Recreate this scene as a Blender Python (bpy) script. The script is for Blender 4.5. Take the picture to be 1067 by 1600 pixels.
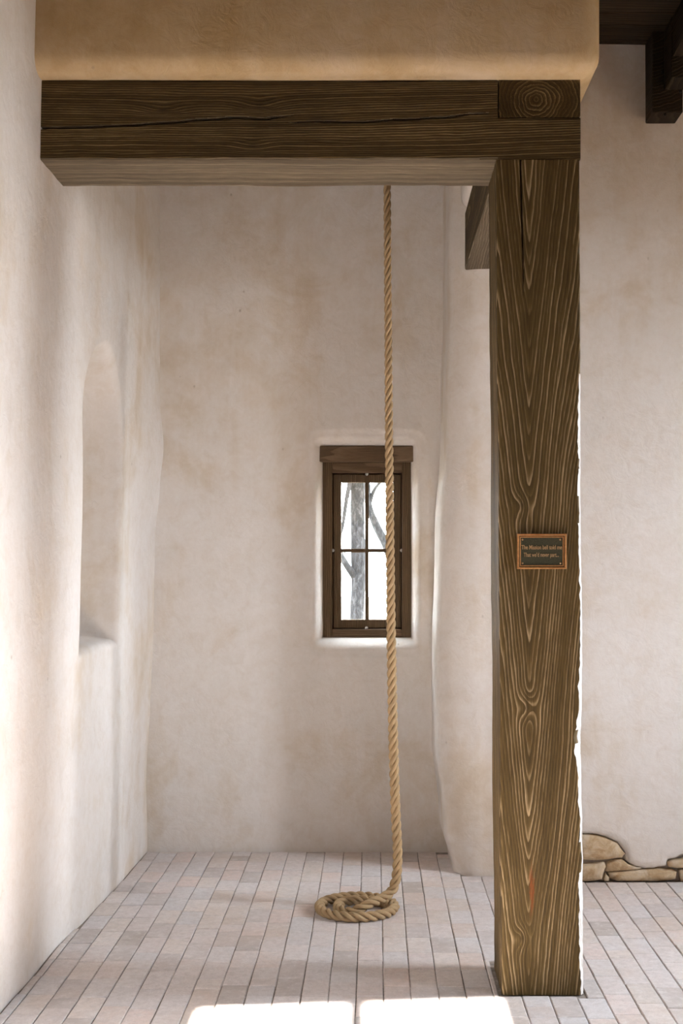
import bpy, bmesh, math, random
from mathutils import Vector, noise, Matrix

# ------------------------------------------------------------------ camera, world, sun, exposure
for o in list(bpy.data.objects): bpy.data.objects.remove(o)
scene = bpy.context.scene
C = scene.collection
F, VX, HY, CH = 1950.0, 585.0, 876.0, 1.6        # focal length (px), vanishing point (px), eye height (m)
IW, IH = 1067.0, 1600.0

cam_d = bpy.data.cameras.new('camera'); cam = bpy.data.objects.new('camera', cam_d); C.objects.link(cam)
cam.location = (0, 0, CH); cam.rotation_euler = (math.radians(90), 0, 0)
cam_d.sensor_fit = 'VERTICAL'; cam_d.sensor_height = 36.0; cam_d.sensor_width = 24.0
cam_d.lens = F / IH * 36.0
cam_d.shift_x = -(VX - IW / 2) / IH
cam_d.shift_y = (HY - IH / 2) / IH
cam_d.clip_start = 0.05; cam_d.clip_end = 300
scene.camera = cam

scene.view_settings.view_transform = 'Standard'
scene.view_settings.look = 'None'
scene.view_settings.exposure = 0.13
scene.view_settings.gamma = 1.0
scene.view_settings.use_curve_mapping = False

world = bpy.data.worlds.new('world'); scene.world = world; world.use_nodes = True
wb = world.node_tree.nodes['Background']
wb.inputs['Color'].default_value = (0.84, 0.915, 1.0, 1); wb.inputs['Strength'].default_value = 47.0

SUN_TAN = 3.32 / 5.37                              # sun height: head of the high window to the edge of the floor patch
sd = bpy.data.lights.new('sun', 'SUN'); sd.energy = 86.0; sd.angle = math.radians(0.53); sd.color = (1.0, 0.94, 0.86)
sun = bpy.data.objects.new('sun', sd); C.objects.link(sun)
sun.rotation_euler = (math.pi / 2 - math.atan(SUN_TAN), 0, 0)
sun.location = (0, -8, 6)

def portal(name, loc, rot, sx, sy):
    l = bpy.data.lights.new(name, 'AREA'); l.shape = 'RECTANGLE'; l.size = sx; l.size_y = sy
    l.cycles.is_portal = True
    o = bpy.data.objects.new(name, l); C.objects.link(o); o.location = loc; o.rotation_euler = rot
    return o

RND = random.Random(7)
SX = 3.30                                          # side wall of the hall
SD_Y0, SD_Y1, SD_Z0, SD_Z = 4.52, 5.02, 1.0, 3.25     # tall window in that wall
SE_Y0, SE_Y1, SE_Z0, SE_Z1 = 3.18, 3.46, 0.9, 3.0     # and a narrow window
FY = -0.70                                         # wall behind the camera
FD_X0, FD_X1 = -0.625, 0.458
portal('tall_window_daylight', (SX + 0.26, (SD_Y0 + SD_Y1) / 2, (SD_Z0 + SD_Z) / 2), (0, math.pi / 2, 0), SD_Z - SD_Z0, SD_Y1 - SD_Y0)
portal('slit_window_daylight', (SX + 0.26, (SE_Y0 + SE_Y1) / 2, (SE_Z0 + SE_Z1) / 2), (0, math.pi / 2, 0), SE_Z1 - SE_Z0, SE_Y1 - SE_Y0)
portal('high_window_daylight', ((FD_X0 + FD_X1) / 2, FY - 0.16, 2.7), (math.pi / 2, 0, 0), FD_X1 - FD_X0, 1.4)
portal('window_daylight', (-0.042, 7.12, 1.66), (-math.pi / 2, 0, 0), 0.34, 0.8)

# ------------------------------------------------------------------ helpers
def sm(a, b, x):
    t = max(0.0, min(1.0, (x - a) / (b - a))); return t * t * (3 - 2 * t)
def lerp(a, b, t): return a + (b - a) * t
def interp(tab, x):
    if x <= tab[0][0]: return tab[0][1]
    for (a, va), (b, vb) in zip(tab, tab[1:]):
        if x <= b: return lerp(va, vb, sm(a, b, x))
    return tab[-1][1]
def frange(a, b, step):
    n = max(1, int(round((b - a) / step))); return [a + (b - a) * i / n for i in range(n)]
def fn(x, y, z): return noise.noise(Vector((x, y, z)))

def obj(name, verts, faces, mat, parent=None, smooth=False, edges=()):
    me = bpy.data.meshes.new(name); me.from_pydata([tuple(v) for v in verts], list(edges), faces); me.update()
    if smooth: me.polygons.foreach_set('use_smooth', [True] * len(me.polygons))
    o = bpy.data.objects.new(name, me); C.objects.link(o)
    if mat: me.materials.append(mat)
    if parent: o.parent = parent
    return o
def bobj(name, bm, mat, parent=None, smooth=False):
    me = bpy.data.meshes.new(name); bm.normal_update(); bm.to_mesh(me); bm.free()
    if smooth: me.polygons.foreach_set('use_smooth', [True] * len(me.polygons))
    o = bpy.data.objects.new(name, me); C.objects.link(o)
    if mat: me.materials.append(mat)
    if parent: o.parent = parent
    return o
def tag(o, label=None, cat=None, group=None, kind=None):
    if label: o['label'] = label
    if cat: o['category'] = cat
    if group: o['group'] = group
    if kind: o['kind'] = kind
    return o
def empty(name, loc):
    o = bpy.data.objects.new(name, None); C.objects.link(o); o.location = loc; o.empty_display_size = 0.1
    return o
def adopt(child, parent):
    child.parent = parent; child.matrix_parent_inverse = Matrix.Translation(-parent.location)
def add_box(bm, x0, x1, y0, y1, z0, z1, bev=0.0, seg=2):
    r = bmesh.ops.create_cube(bm, size=1.0); vs = r['verts']
    for v in vs:
        v.co = Vector(((x0 + x1) / 2 + v.co.x * (x1 - x0), (y0 + y1) / 2 + v.co.y * (y1 - y0), (z0 + z1) / 2 + v.co.z * (z1 - z0)))
    if bev:
        es = list({e for v in vs for e in v.link_edges})
        bmesh.ops.bevel(bm, geom=es, offset=bev, segments=seg, profile=0.5, affect='EDGES')
def box_obj(name, x0, x1, y0, y1, z0, z1, mat, parent=None, bev=0.0, seg=2):
    bm = bmesh.new(); add_box(bm, x0, x1, y0, y1, z0, z1, bev, seg)
    return bobj(name, bm, mat, parent)

def grid_mesh(name, us, vs, fpos, mat, skip=None, smooth=True, parent=None, flip=False):
    verts = [fpos(u, v) for v in vs for u in us]
    nu = len(us); faces = []
    for j in range(len(vs) - 1):
        for i in range(nu - 1):
            if skip and skip((us[i] + us[i + 1]) / 2, (vs[j] + vs[j + 1]) / 2): continue
            f = (j * nu + i, j * nu + i + 1, (j + 1) * nu + i + 1, (j + 1) * nu + i)
            faces.append(f[::-1] if flip else f)
    return obj(name, verts, faces, mat, parent, smooth)

# ------------------------------------------------------------------ materials
class NT:
    def __init__(s, name):
        s.m = bpy.data.materials.new(name); s.m.use_nodes = True
        s.t = s.m.node_tree; s.b = s.t.nodes['Principled BSDF']
    def n(s, typ, **kw):
        nd = s.t.nodes.new(typ)
        for k, v in kw.items(): setattr(nd, k, v)
        return nd
    def l(s, a, b): s.t.links.new(a, b)
    def val(s, inp, v):
        if hasattr(v, 'is_output'): s.l(v, inp)
        else: inp.default_value = v
    def math(s, op, a, b=0.0, c=0.0, clamp=False):
        nd = s.n('ShaderNodeMath', operation=op, use_clamp=clamp)
        s.val(nd.inputs[0], a); s.val(nd.inputs[1], b); s.val(nd.inputs[2], c)
        return nd.outputs[0]
    def coord(s, which='Object'): return s.n('ShaderNodeTexCoord').outputs[which]
    def mapped(s, co, scale=(1, 1, 1), loc=(0, 0, 0), rot=(0, 0, 0)):
        nd = s.n('ShaderNodeMapping'); s.l(co, nd.inputs['Vector'])
        nd.inputs['Scale'].default_value = scale; nd.inputs['Location'].default_value = loc; nd.inputs['Rotation'].default_value = rot
        return nd.outputs[0]
    def noise(s, co, scale, detail=4, rough=0.55, dist=0.0, out='Fac'):
        nd = s.n('ShaderNodeTexNoise'); s.l(co, nd.inputs['Vector'])
        nd.inputs['Scale'].default_value = scale; nd.inputs['Detail'].default_value = detail
        nd.inputs['Roughness'].default_value = rough; nd.inputs['Distortion'].default_value = dist
        return nd.outputs[out]
    def ramp(s, fac, stops, mode='LINEAR'):
        nd = s.n('ShaderNodeValToRGB'); s.l(fac, nd.inputs[0]); cr = nd.color_ramp; cr.interpolation = mode
        while len(cr.elements) < len(stops): cr.elements.new(0.5)
        for e, (p, c) in zip(cr.elements, stops):
            e.position = p; e.color = (c, c, c, 1) if not isinstance(c, (tuple, list)) else (*c, 1)
        return nd.outputs[0]
    def mix(s, fac, a, b, typ='MIX'):
        nd = s.n('ShaderNodeMix', data_type='RGBA', blend_type=typ)
        s.val(nd.inputs[0], fac)
        for i, v in ((6, a), (7, b)):
            if hasattr(v, 'is_output'): s.l(v, nd.inputs[i])
            else: nd.inputs[i].default_value = (*v, 1)
        return nd.outputs[2]
    def bump(s, h, strength=0.3, dist=0.01, prev=None):
        nd = s.n('ShaderNodeBump'); s.l(h, nd.inputs['Height'])
        nd.inputs['Strength'].default_value = strength; nd.inputs['Distance'].default_value = dist
        if prev: s.l(prev, nd.inputs['Normal'])
        return nd.outputs[0]
    def finish(s, col, rough=0.8, normal=None, metal=0.0, spec=0.3):
        if hasattr(col, 'is_output'): s.l(col, s.b.inputs['Base Color'])
        else: s.b.inputs['Base Color'].default_value = (*col, 1)
        s.val(s.b.inputs['Roughness'], rough); s.b.inputs['Metallic'].default_value = metal
        s.b.inputs['Specular IOR Level'].default_value = spec
        if normal: s.l(normal, s.b.inputs['Normal'])
        return s.m

def plaster(name, seed=(0, 0, 0), cols=((0.80, 0.765, 0.74), (0.76, 0.71, 0.665), (0.675, 0.59, 0.495), (0.55, 0.44, 0.32))):
    t = NT(name); co = t.mapped(t.coord(), loc=seed)
    big = t.noise(co, 0.9, 5, 0.6, 0.6)
    mid = t.noise(t.mapped(co, loc=(3, 9, 4)), 3.2, 6, 0.65, 0.8)
    streak = t.noise(t.mapped(co, scale=(5, 5, 0.55), loc=(1, 2, 3)), 1.3, 5, 0.6, 0.4)
    f = t.math('ADD', t.math('MULTIPLY', big, 0.55), t.math('ADD', t.math('MULTIPLY', mid, 0.33), t.math('MULTIPLY', streak, 0.22)))
    c1 = t.ramp(f, [(0.40, cols[0]), (0.55, cols[1]), (0.65, cols[2]), (0.78, cols[3])])
    fine = t.noise(co, 45, 5, 0.7)
    c2 = t.mix(t.math('MULTIPLY', t.ramp(fine, [(0.35, 0.0), (0.75, 1.0)]), 0.16), c1, (0.55, 0.44, 0.34))
    m2 = t.noise(t.mapped(co, loc=(2, 8, 5)), 11, 6, 0.7, 0.8)
    c2 = t.mix(t.math('MULTIPLY', t.ramp(m2, [(0.50, 0.0), (0.70, 1.0)]), 0.20), c2, cols[3])
    c2 = t.mix(t.math('MULTIPLY', t.ramp(m2, [(0.30, 1.0), (0.46, 0.0)]), 0.25), c2, tuple(min(0.86, q * 1.07) for q in cols[0]))
    # rare small pits
    vo = t.n('ShaderNodeTexVoronoi'); t.l(t.mapped(co, scale=(1, 1, 0.7)), vo.inputs['Vector']); vo.inputs['Scale'].default_value = 9
    rare = t.noise(co, 6, 2)
    spot = t.math('MULTIPLY', t.ramp(vo.outputs['Distance'], [(0.02, 1.0), (0.07, 0.0)]), t.ramp(rare, [(0.52, 0.0), (0.62, 1.0)]))
    c3 = t.mix(t.math('MULTIPLY', spot, 0.55), c2, (0.30, 0.22, 0.15))
    # hairline scratches
    wob = t.noise(t.mapped(co, loc=(7, 7, 7)), 2.4, 3, 0.6, 1.5)
    hair = t.math('MULTIPLY', t.ramp(t.math('ABSOLUTE', t.math('SUBTRACT', wob, 0.52)), [(0.0, 1.0), (0.004, 0.0)]), t.ramp(t.noise(co, 2.1, 2), [(0.55, 0.0), (0.66, 1.0)]))
    c4 = t.mix(t.math('MULTIPLY', hair, 0.18), c3, (0.35, 0.27, 0.2))
    n1 = t.bump(t.noise(co, 2.2, 3, 0.5, 0.5), 0.30, 0.035)
    n2 = t.bump(t.noise(t.mapped(co, loc=(5, 1, 2)), 14, 6, 0.65, 1.2), 0.45, 0.008, n1)
    n3 = t.bump(fine, 0.35, 0.003, n2)
    n4 = t.bump(t.math('SUBTRACT', 1.0, spot), 0.4, 0.003, n3)
    return t.finish(c4, 0.88, n4, spec=0.15)

def wood(name, axis, pith, k, spacing, cols, knots=(), stain=None, seed=0.0, front='y', warp=0.02, fib=0.35, wide=0.0):
    """growth rings of a tapering trunk running along axis; pith = the two cross coordinates."""
    t = NT(name); co = t.coord()
    sep = t.n('ShaderNodeSeparateXYZ'); t.l(co, sep.inputs[0])
    X, Y, Z = sep.outputs
    ax = {'x': (X, Y, Z), 'y': (Y, X, Z), 'z': (Z, X, Y)}[axis]
    stretch = {'x': (0.22, 1, 1), 'y': (1, 0.22, 1), 'z': (1, 1, 0.22)}[axis]
    fs = {'x': (0.03, 1, 1), 'y': (1, 0.03, 1), 'z': (1, 1, 0.03)}[axis]
    u = t.math('SUBTRACT', ax[1], pith[0]); v = t.math('SUBTRACT', ax[2], pith[1])
    r = t.math('SQRT', t.math('ADD', t.math('MULTIPLY', u, u), t.math('MULTIPLY', v, v)))
    w = t.noise(t.mapped(co, scale=stretch, loc=(seed, seed * 1.7, seed * 0.6)), 7.0, 3, 0.55, 0.3)
    r = t.math('ADD', r, t.math('MULTIPLY', t.math('SUBTRACT', w, 0.5), warp * 2))
    if wide:
        w0 = t.noise(t.mapped(co, scale=stretch, loc=(seed + 1, seed, 5)), 2.6, 2, 0.5)
        r = t.math('ADD', r, t.math('MULTIPLY', t.math('SUBTRACT', w0, 0.5), wide * 2))
    w2 = t.noise(t.mapped(co, scale=stretch, loc=(seed + 4, 2, 1)), 30.0, 3, 0.6)
    r = t.math('ADD', r, t.math('MULTIPLY', t.math('SUBTRACT', w2, 0.5), warp * 0.35))
    r = t.math('SUBTRACT', r, t.math('MULTIPLY', ax[0], k))
    P = {'x': X, 'y': Y, 'z': Z}
    knotmask = None
    for (c1, p1, a1, c2, p2, a2, amp) in knots:
        d1 = t.math('DIVIDE', t.math('SUBTRACT', P[c1], p1), a1); d2 = t.math('DIVIDE', t.math('SUBTRACT', P[c2], p2), a2)
        d = t.math('ADD', t.math('MULTIPLY', d1, d1), t.math('MULTIPLY', d2, d2))
        g = t.math('EXPONENT', t.math('MULTIPLY', d, -1.0))
        r = t.math('ADD', r, t.math('MULTIPLY', g, amp))
        core = t.math('EXPONENT', t.math('MULTIPLY', d, -14.0))
        knotmask = core if knotmask is None else t.math('MAXIMUM', knotmask, core)
    rs = t.math('DIVIDE', r, spacing); ph = t.math('FRACT', rs)
    wn = t.n('ShaderNodeTexWhiteNoise', noise_dimensions='1D'); t.l(t.math('FLOOR', rs), wn.inputs['W'])
    ringv = t.math('MULTIPLY_ADD', wn.outputs['Value'], 0.75, 0.35)
    fibre = t.noise(t.mapped(co, scale=fs, loc=(seed, 3, 8)), 260, 3, 0.65)
    patch = t.noise(t.mapped(co, scale=stretch, loc=(9, seed, 2)), 5, 4, 0.6, 0.5)
    ridge = t.ramp(ph, [(0.0, 0.10), (0.25, 0.16), (0.50, 0.38), (0.68, 0.66), (0.82, 1.0), (0.94, 0.85), (1.0, 0.10)])
    brk = t.noise(t.mapped(co, scale=stretch, loc=(6, seed, 9)), 60, 4, 0.7)
    ridge = t.math('MULTIPLY', t.math('MULTIPLY', ridge, ringv), t.math('MULTIPLY_ADD', brk, 1.2, 0.35))
    hgt = t.math('ADD', t.math('MULTIPLY', ridge, 0.75), t.math('MULTIPLY', fibre, fib))
    f = t.math('ADD', t.math('MULTIPLY', ridge, 0.50), t.math('ADD', t.math('MULTIPLY', fibre, 0.42), t.math('MULTIPLY', patch, 0.32)))
    c = t.ramp(f, [(0.22, cols[0]), (0.55, cols[1]), (0.95, cols[2])])
    if knotmask is not None: c = t.mix(t.math('MULTIPLY', knotmask, 0.5), c, cols[0])
    if stain:
        (c1, p1, a1, c2, p2, a2, colr) = stain
        wv = t.math('MULTIPLY', t.math('SUBTRACT', t.noise(t.mapped(co, scale=(1, 1, 0.35)), 38, 4, 0.7), 0.5), 0.05)
        d1 = t.math('DIVIDE', t.math('ADD', t.math('SUBTRACT', P[c1], p1), wv), a1); d2 = t.math('DIVIDE', t.math('SUBTRACT', P[c2], p2), a2)
        d = t.math('ADD', t.math('MULTIPLY', d1, d1), t.math('MULTIPLY', d2, d2))
        c = t.mix(t.math('MULTIPLY', t.math('EXPONENT', t.math('MULTIPLY', t.math('POWER', d, 2.0), -1.0)), 0.85), c, colr)
    nb = t.bump(hgt, 0.75, 0.006)
    return t.finish(c, 0.72, nb, spec=0.22)

def brick_mat(name, per_object=True):
    t = NT(name); co = t.coord()
    wco = t.n('ShaderNodeNewGeometry').outputs['Position']
    if per_object: rnd = t.n('ShaderNodeObjectInfo').outputs['Random']
    else:
        at = t.n('ShaderNodeAttribute', attribute_name='tone'); rnd = at.outputs['Fac']
    base = t.ramp(rnd, [(0.0, (0.44, 0.385, 0.35)), (0.08, (0.58, 0.52, 0.50)), (0.30, (0.72, 0.64, 0.615)), (0.50, (0.67, 0.64, 0.645)), (0.66, (0.74, 0.61, 0.565)), (0.80, (0.64, 0.555, 0.50)), (1.0, (0.76, 0.68, 0.64))])
    cl = t.noise(wco, 6, 5, 0.65, 0.6)
    c = t.mix(t.math('MULTIPLY', t.ramp(cl, [(0.40, 0.0), (0.70, 1.0)]), 0.45), base, (0.75, 0.72, 0.715))
    m2 = t.noise(wco, 34, 5, 0.7, 0.4)
    c = t.mix(t.math('MULTIPLY', t.ramp(m2, [(0.42, 0.0), (0.62, 1.0)]), 0.34), c, (0.46, 0.41, 0.385))
    c = t.mix(t.math('MULTIPLY', t.ramp(t.noise(t.mapped(wco, loc=(8, 3, 1)), 26, 5, 0.7), [(0.52, 0.0), (0.66, 1.0)]), 0.35), c, (0.84, 0.80, 0.78))
    fine = t.noise(wco, 160, 4, 0.75)
    c = t.mix(t.math('MULTIPLY', t.ramp(fine, [(0.50, 0.0), (0.75, 1.0)]), 0.45), c, (0.36, 0.31, 0.28))
    c = t.mix(t.math('MULTIPLY', t.ramp(t.noise(wco, 2.3, 4, 0.6), [(0.50, 0.0), (0.72, 1.0)]), 0.40), c, (0.60, 0.47, 0.385))
    n1 = t.bump(t.noise(wco, 30, 4, 0.6), 0.35, 0.004)
    n2 = t.bump(fine, 0.45, 0.0018, n1)
    return t.finish(c, 0.78, n2, spec=0.25)

M = {}
M['plaster'] = plaster('lime_plaster')
M['plaster_b'] = plaster('lime_plaster_back', (4.3, 1.1, 2.2))
M['ochre'] = plaster('shade_toned_plaster', (2.0, 5.0, 1.0), ((0.57, 0.45, 0.32), (0.51, 0.375, 0.215), (0.43, 0.295, 0.14), (0.35, 0.23, 0.095)))  # darker ochre carries the upper wall's warm bounce and shade in its colour
t = NT('joint_sand'); co = t.coord()
M['joint'] = t.finish(t.ramp(t.noise(co, 40, 4), [(0.3, (0.18, 0.15, 0.125)), (0.7, (0.38, 0.33, 0.29))]), 0.95, t.bump(t.noise(co, 120, 3), 0.5, 0.003))
M['brick'] = brick_mat('clay_brick'); M['brick_far'] = brick_mat('clay_brick_rest', False)
t = NT('rough_stone'); co = t.coord(); nz = t.noise(co, 22, 6, 0.7, 0.6)
cs = t.ramp(t.noise(co, 9, 5, 0.65, 0.8), [(0.36, (0.66, 0.56, 0.43)), (0.52, (0.60, 0.46, 0.30)), (0.64, (0.46, 0.31, 0.17)), (0.8, (0.62, 0.55, 0.45))])
M['stone'] = t.finish(t.mix(t.math('MULTIPLY', t.ramp(nz, [(0.5, 0.0), (0.7, 1.0)]), 0.5), cs, (0.32, 0.22, 0.13)), 0.92, t.bump(nz, 0.7, 0.01), spec=0.1)

BC = ((0.012, 0.007, 0.0014), (0.066, 0.040, 0.0105), (0.26, 0.175, 0.078))
PC = ((0.022, 0.012, 0.0025), (0.097, 0.061, 0.018), (0.39, 0.285, 0.162))
kz = lambda y: CH + (HY - y) * 4.595 / F
kx = lambda x: (x - VX) * 4.595 / F
M['post'] = wood('weathered_post_wood', 'z', (kx(826), 4.603), 0.115, 0.0125, PC, seed=2.0, warp=0.016, fib=0.5, wide=0.06,
    knots=(('x', kx(824), 0.035, 'z', kz(1105), 0.05, 0.034), ('x', kx(815), 0.030, 'z', kz(1466), 0.045, 0.030),
           ('x', kx(815), 0.032, 'z', kz(790), 0.05, 0.028)),
    stain=('x', kx(831), 0.0085, 'z', kz(1390), 0.085, (0.17, 0.048, 0.010)))
M['beam'] = wood('dark_beam_wood', 'x', (4.72, 2.55), 0.010, 0.0085, BC, seed=5.0, warp=0.013, fib=0.6, wide=0.030,
    knots=(('x', kx(255), 0.09, 'z', kz(172), 0.03, 0.018), ('x', kx(405), 0.08, 'z', kz(165), 0.028, 0.018), ('x', kx(395), 0.07, 'z', kz(228), 0.025, 0.015)))
M['beam_under'] = wood('pale_beam_underside', 'x', (4.1, 3.07), 0.008, 0.013, ((0.03, 0.021, 0.011), (0.155, 0.118, 0.074), (0.46, 0.37, 0.26)), seed=6.0, warp=0.012, fib=0.7, wide=0.02)  # paler, greyer wood for the downward faces of the beams
M['side_under'] = wood('pale_side_beam_underside', 'y', (0.1, 3.07), 0.02, 0.012, ((0.05, 0.036, 0.021), (0.155, 0.118, 0.076), (0.33, 0.265, 0.185)), seed=7.0, warp=0.022, fib=0.6, wide=0.03)
M['side_beam'] = wood('side_beam_wood', 'y', (kx(838), 3.30), 0.03, 0.014, BC, seed=8.0, warp=0.03)
M['frame_wood'] = wood('window_frame_wood', 'z', (-0.6, 6.9), 0.02, 0.010, ((0.05, 0.031, 0.016), (0.11, 0.07, 0.037), (0.2, 0.135, 0.075)), seed=3.0, warp=0.012)
M['header_wood'] = wood('window_header_wood', 'x', (6.6, 2.18), 0.02, 0.010, ((0.055, 0.034, 0.018), (0.13, 0.08, 0.045), (0.22, 0.15, 0.09)), seed=3.0, warp=0.012)
M['ceil_wood'] = wood('dark_ceiling_wood', 'x', (5.5, 4.6), 0.03, 0.016, ((0.012, 0.008, 0.004), (0.035, 0.023, 0.012), (0.085, 0.058, 0.034)), seed=11.0)
M['corbel_wood'] = wood('dark_corbel_wood', 'y', (1.3, 4.3), 0.03, 0.016, ((0.010, 0.007, 0.004), (0.028, 0.019, 0.010), (0.07, 0.048, 0.028)), seed=13.0)
t = NT('pale_edge_wood'); co = t.mapped(t.coord(), scale=(1, 1, 0.05)); nz = t.noise(co, 160, 4, 0.7)
M['pale_wood'] = t.finish(t.ramp(nz, [(0.3, (0.34, 0.27, 0.20)), (0.5, (0.78, 0.74, 0.70)), (0.8, (0.85, 0.83, 0.80))]), 0.8, t.bump(nz, 0.7, 0.005))  # near-white wood along the right arris of the post

t = NT('manila_rope'); uv = t.coord('UV')
fb = t.noise(t.mapped(uv, scale=(1.0, 9.0, 1), rot=(0, 0, 0.5)), 5.0, 4, 0.7)
cr = t.ramp(fb, [(0.25, (0.24, 0.15, 0.075)), (0.5, (0.44, 0.305, 0.17)), (0.8, (0.62, 0.48, 0.31))])
M['rope'] = t.finish(t.mix(t.math('MULTIPLY', t.noise(t.coord(), 5, 3), 0.4), cr, (0.40, 0.27, 0.14)), 0.9, t.bump(fb, 0.6, 0.003), spec=0.1)

t = NT('bronze_rim'); co = t.coord(); nz = t.noise(co, 90, 4)
M['bronze'] = t.finish(t.ramp(nz, [(0.3, (0.42, 0.20, 0.075)), (0.7, (0.60, 0.33, 0.14))]), 0.42, metal=0.75)
t = NT('dark_patina'); co = t.coord(); nz = t.noise(co, 400, 3, 0.7)
M['patina'] = t.finish(t.ramp(nz, [(0.3, (0.020, 0.020, 0.011)), (0.7, (0.075, 0.070, 0.040))]), 0.6, t.bump(nz, 0.8, 0.001), metal=0.2)
t = NT('bronze_letters'); co = t.coord(); M['letters'] = t.finish(t.ramp(t.noise(co, 200, 2), [(0.3, (0.42, 0.27, 0.13)), (0.7, (0.62, 0.44, 0.25))]), 0.45, metal=0.6)
t = NT('zinc_clip'); co = t.coord(); M['zinc'] = t.finish(t.ramp(t.noise(co, 200, 2), [(0.3, (0.6, 0.6, 0.6)), (0.7, (0.8, 0.8, 0.8))]), 0.3, metal=0.9)
t = NT('black_iron'); co = t.coord(); M['iron'] = t.finish(t.ramp(t.noise(co, 60, 2), [(0.3, (0.012, 0.01, 0.009)), (0.7, (0.03, 0.026, 0.02))]), 0.6, metal=0.5)
t = NT('window_glass'); t.t.nodes.remove(t.b)
tr = t.n('ShaderNodeBsdfTransparent'); gl = t.n('ShaderNodeBsdfGlossy'); gl.inputs['Roughness'].default_value = 0.02
gn = t.noise(t.coord(), 14, 3); tint = t.ramp(gn, [(0.3, (0.93, 0.95, 0.94)), (0.7, (0.98, 0.98, 0.98))]); t.l(tint, tr.inputs[0])
mx = t.n('ShaderNodeMixShader'); mx.inputs[0].default_value = 0.045; t.l(tr.outputs[0], mx.inputs[1]); t.l(gl.outputs[0], mx.inputs[2])
t.l(mx.outputs[0], t.t.nodes['Material Output'].inputs[0]); M['glass'] = t.m
t = NT('pale_ground'); co = t.coord(); nz = t.noise(co, 3, 6, 0.7)
M['ground'] = t.finish(t.ramp(nz, [(0.3, (0.12, 0.10, 0.07)), (0.7, (0.20, 0.165, 0.12))]), 0.95, t.bump(nz, 0.4, 0.03))
t = NT('dark_leaves'); co = t.coord(); nz = t.noise(co, 5, 4)
M['leaf'] = t.finish(t.ramp(nz, [(0.3, (0.012, 0.020, 0.006)), (0.7, (0.035, 0.050, 0.018))]), 0.7)
t = NT('grey_bark'); co = t.mapped(t.coord(), scale=(1, 1, 0.45)); nz = t.noise(co, 34, 6, 0.8, 0.6)
M['bark'] = t.finish(t.ramp(nz, [(0.35, (0.004, 0.004, 0.0045)), (0.5, (0.018, 0.0175, 0.018)), (0.68, (0.085, 0.08, 0.08))]), 0.95, t.bump(nz, 0.8, 0.02))

t = NT('earth_plaster'); co = t.coord(); nz = t.noise(co, 2, 5, 0.6)
M['earth'] = t.finish(t.ramp(nz, [(0.3, (0.30, 0.165, 0.075)), (0.7, (0.40, 0.235, 0.12))]), 0.95, t.bump(nz, 0.3, 0.03))
t = NT('dark_blocker'); co = t.coord(); nz = t.noise(co, 3, 5, 0.6)
M['blocker'] = t.finish(t.ramp(nz, [(0.3, (0.04, 0.03, 0.018)), (0.7, (0.075, 0.055, 0.035))]), 0.95, t.bump(nz, 0.5, 0.05))
# ------------------------------------------------------------------ the setting: walls
def XL(Y, Z):
    base = -1.325 + 0.031 * (Y - 4.5)
    bat = lerp(0.105, 0.070, sm(4.6, 6.8, Y)) * (Z / 3.6)
    wob = 0.022 * fn(Y * 0.9, Z * 0.8, 3.1) + 0.008 * fn(Y * 2.6, Z * 2.2, 8.0)
    back = sm(6.0, 6.85, Y)
    corner = interp([(0, 0), (0.45, -0.01), (0.85, 0.004), (1.2, 0.012), (1.7, 0.010), (2.0, 0.030), (2.22, 0.046), (2.5, 0.020), (2.9, 0.012), (3.7, 0.0)], Z)
    return base + bat + wob * (1 - 0.8 * back) + corner * back
NY0, NY1, NZ0, NZS = 5.36, 6.04, 1.225, 2.20        # niche: jambs, sill, springing line
NR = (NY1 - NY0) / 2; NYC = (NY0 + NY1) / 2
def niche_sd(Y, Z):
    w = 0.018 * fn(Y * 2, Z * 1.7, 20)
    if Z > NZS: d = math.hypot(Y - NYC, (Z - NZS) * 0.94) - NR
    else: d = abs(Y - NYC) - NR
    d = max(d, NZ0 - Z)
    return d + w * 0.5
def wl(Y, Z):
    x = XL(Y, Z); d = niche_sd(Y, Z)
    if d < 0.06:
        a = sm(0.055, -0.015, d)                      # soft outer arris
        x -= 0.04 * a * a + 0.26 * sm(0.012, -0.045, d)
    return (x, Y, Z)
ys = frange(-1.2, 4.1, 0.25) + frange(4.1, 5.25, 0.03) + frange(5.25, 6.16, 0.0075) + frange(6.16, 7.2, 0.03) + [7.2]
zs = [-0.12] + frange(0, 1.12, 0.03) + frange(1.12, 2.66, 0.0075) + frange(2.66, 5.1, 0.04) + [5.1]
wall_left = tag(grid_mesh('wall_left', ys, zs, wl, M['plaster']), 'hand-trowelled cream plaster wall with a tall arched niche', 'wall', kind='structure')

# window opening in the back wall
BY = F * CH / (1330 - HY); ky = BY / F
WY = BY + 0.085; kw = WY / F
wx = lambda x: (x - VX) * kw
wz = lambda y: CH + (HY - y) * kw
HX0, HX1, HZ0, HZ1 = wx(505), wx(641.5), wz(995), wz(700)
def wbk(X, Z):
    y = BY + 0.014 * fn(X * 1.3, Z * 1.1, 40) + 0.005 * fn(X * 4, Z * 3.5, 50)
    dx = max(HX0 - X, 0, X - HX1); dz = max(HZ0 - Z, 0, Z - HZ1)
    d = math.hypot(dx, dz)
    wid = 0.062 if Z > HZ0 else 0.075
    if d < wid:
        q = 1 - d / wid
        y += 0.10 * (1 - math.sqrt(max(0.0, 1 - q * q))) * 0.6 + 0.10 * 0.4 * q * q
    elif d < 0.2:
        y -= 0.008 * sm(0.2, wid, d) * sm(wid, wid + 0.04, d)
    return (X, y, Z)
xs = frange(-1.75, HX0 - 0.12, 0.03) + frange(HX0 - 0.12, HX0, 0.006) + frange(HX0, HX1, 0.02) + frange(HX1, HX1 + 0.12, 0.006) + frange(HX1 + 0.12, 0.62, 0.02) + [0.62]
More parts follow.
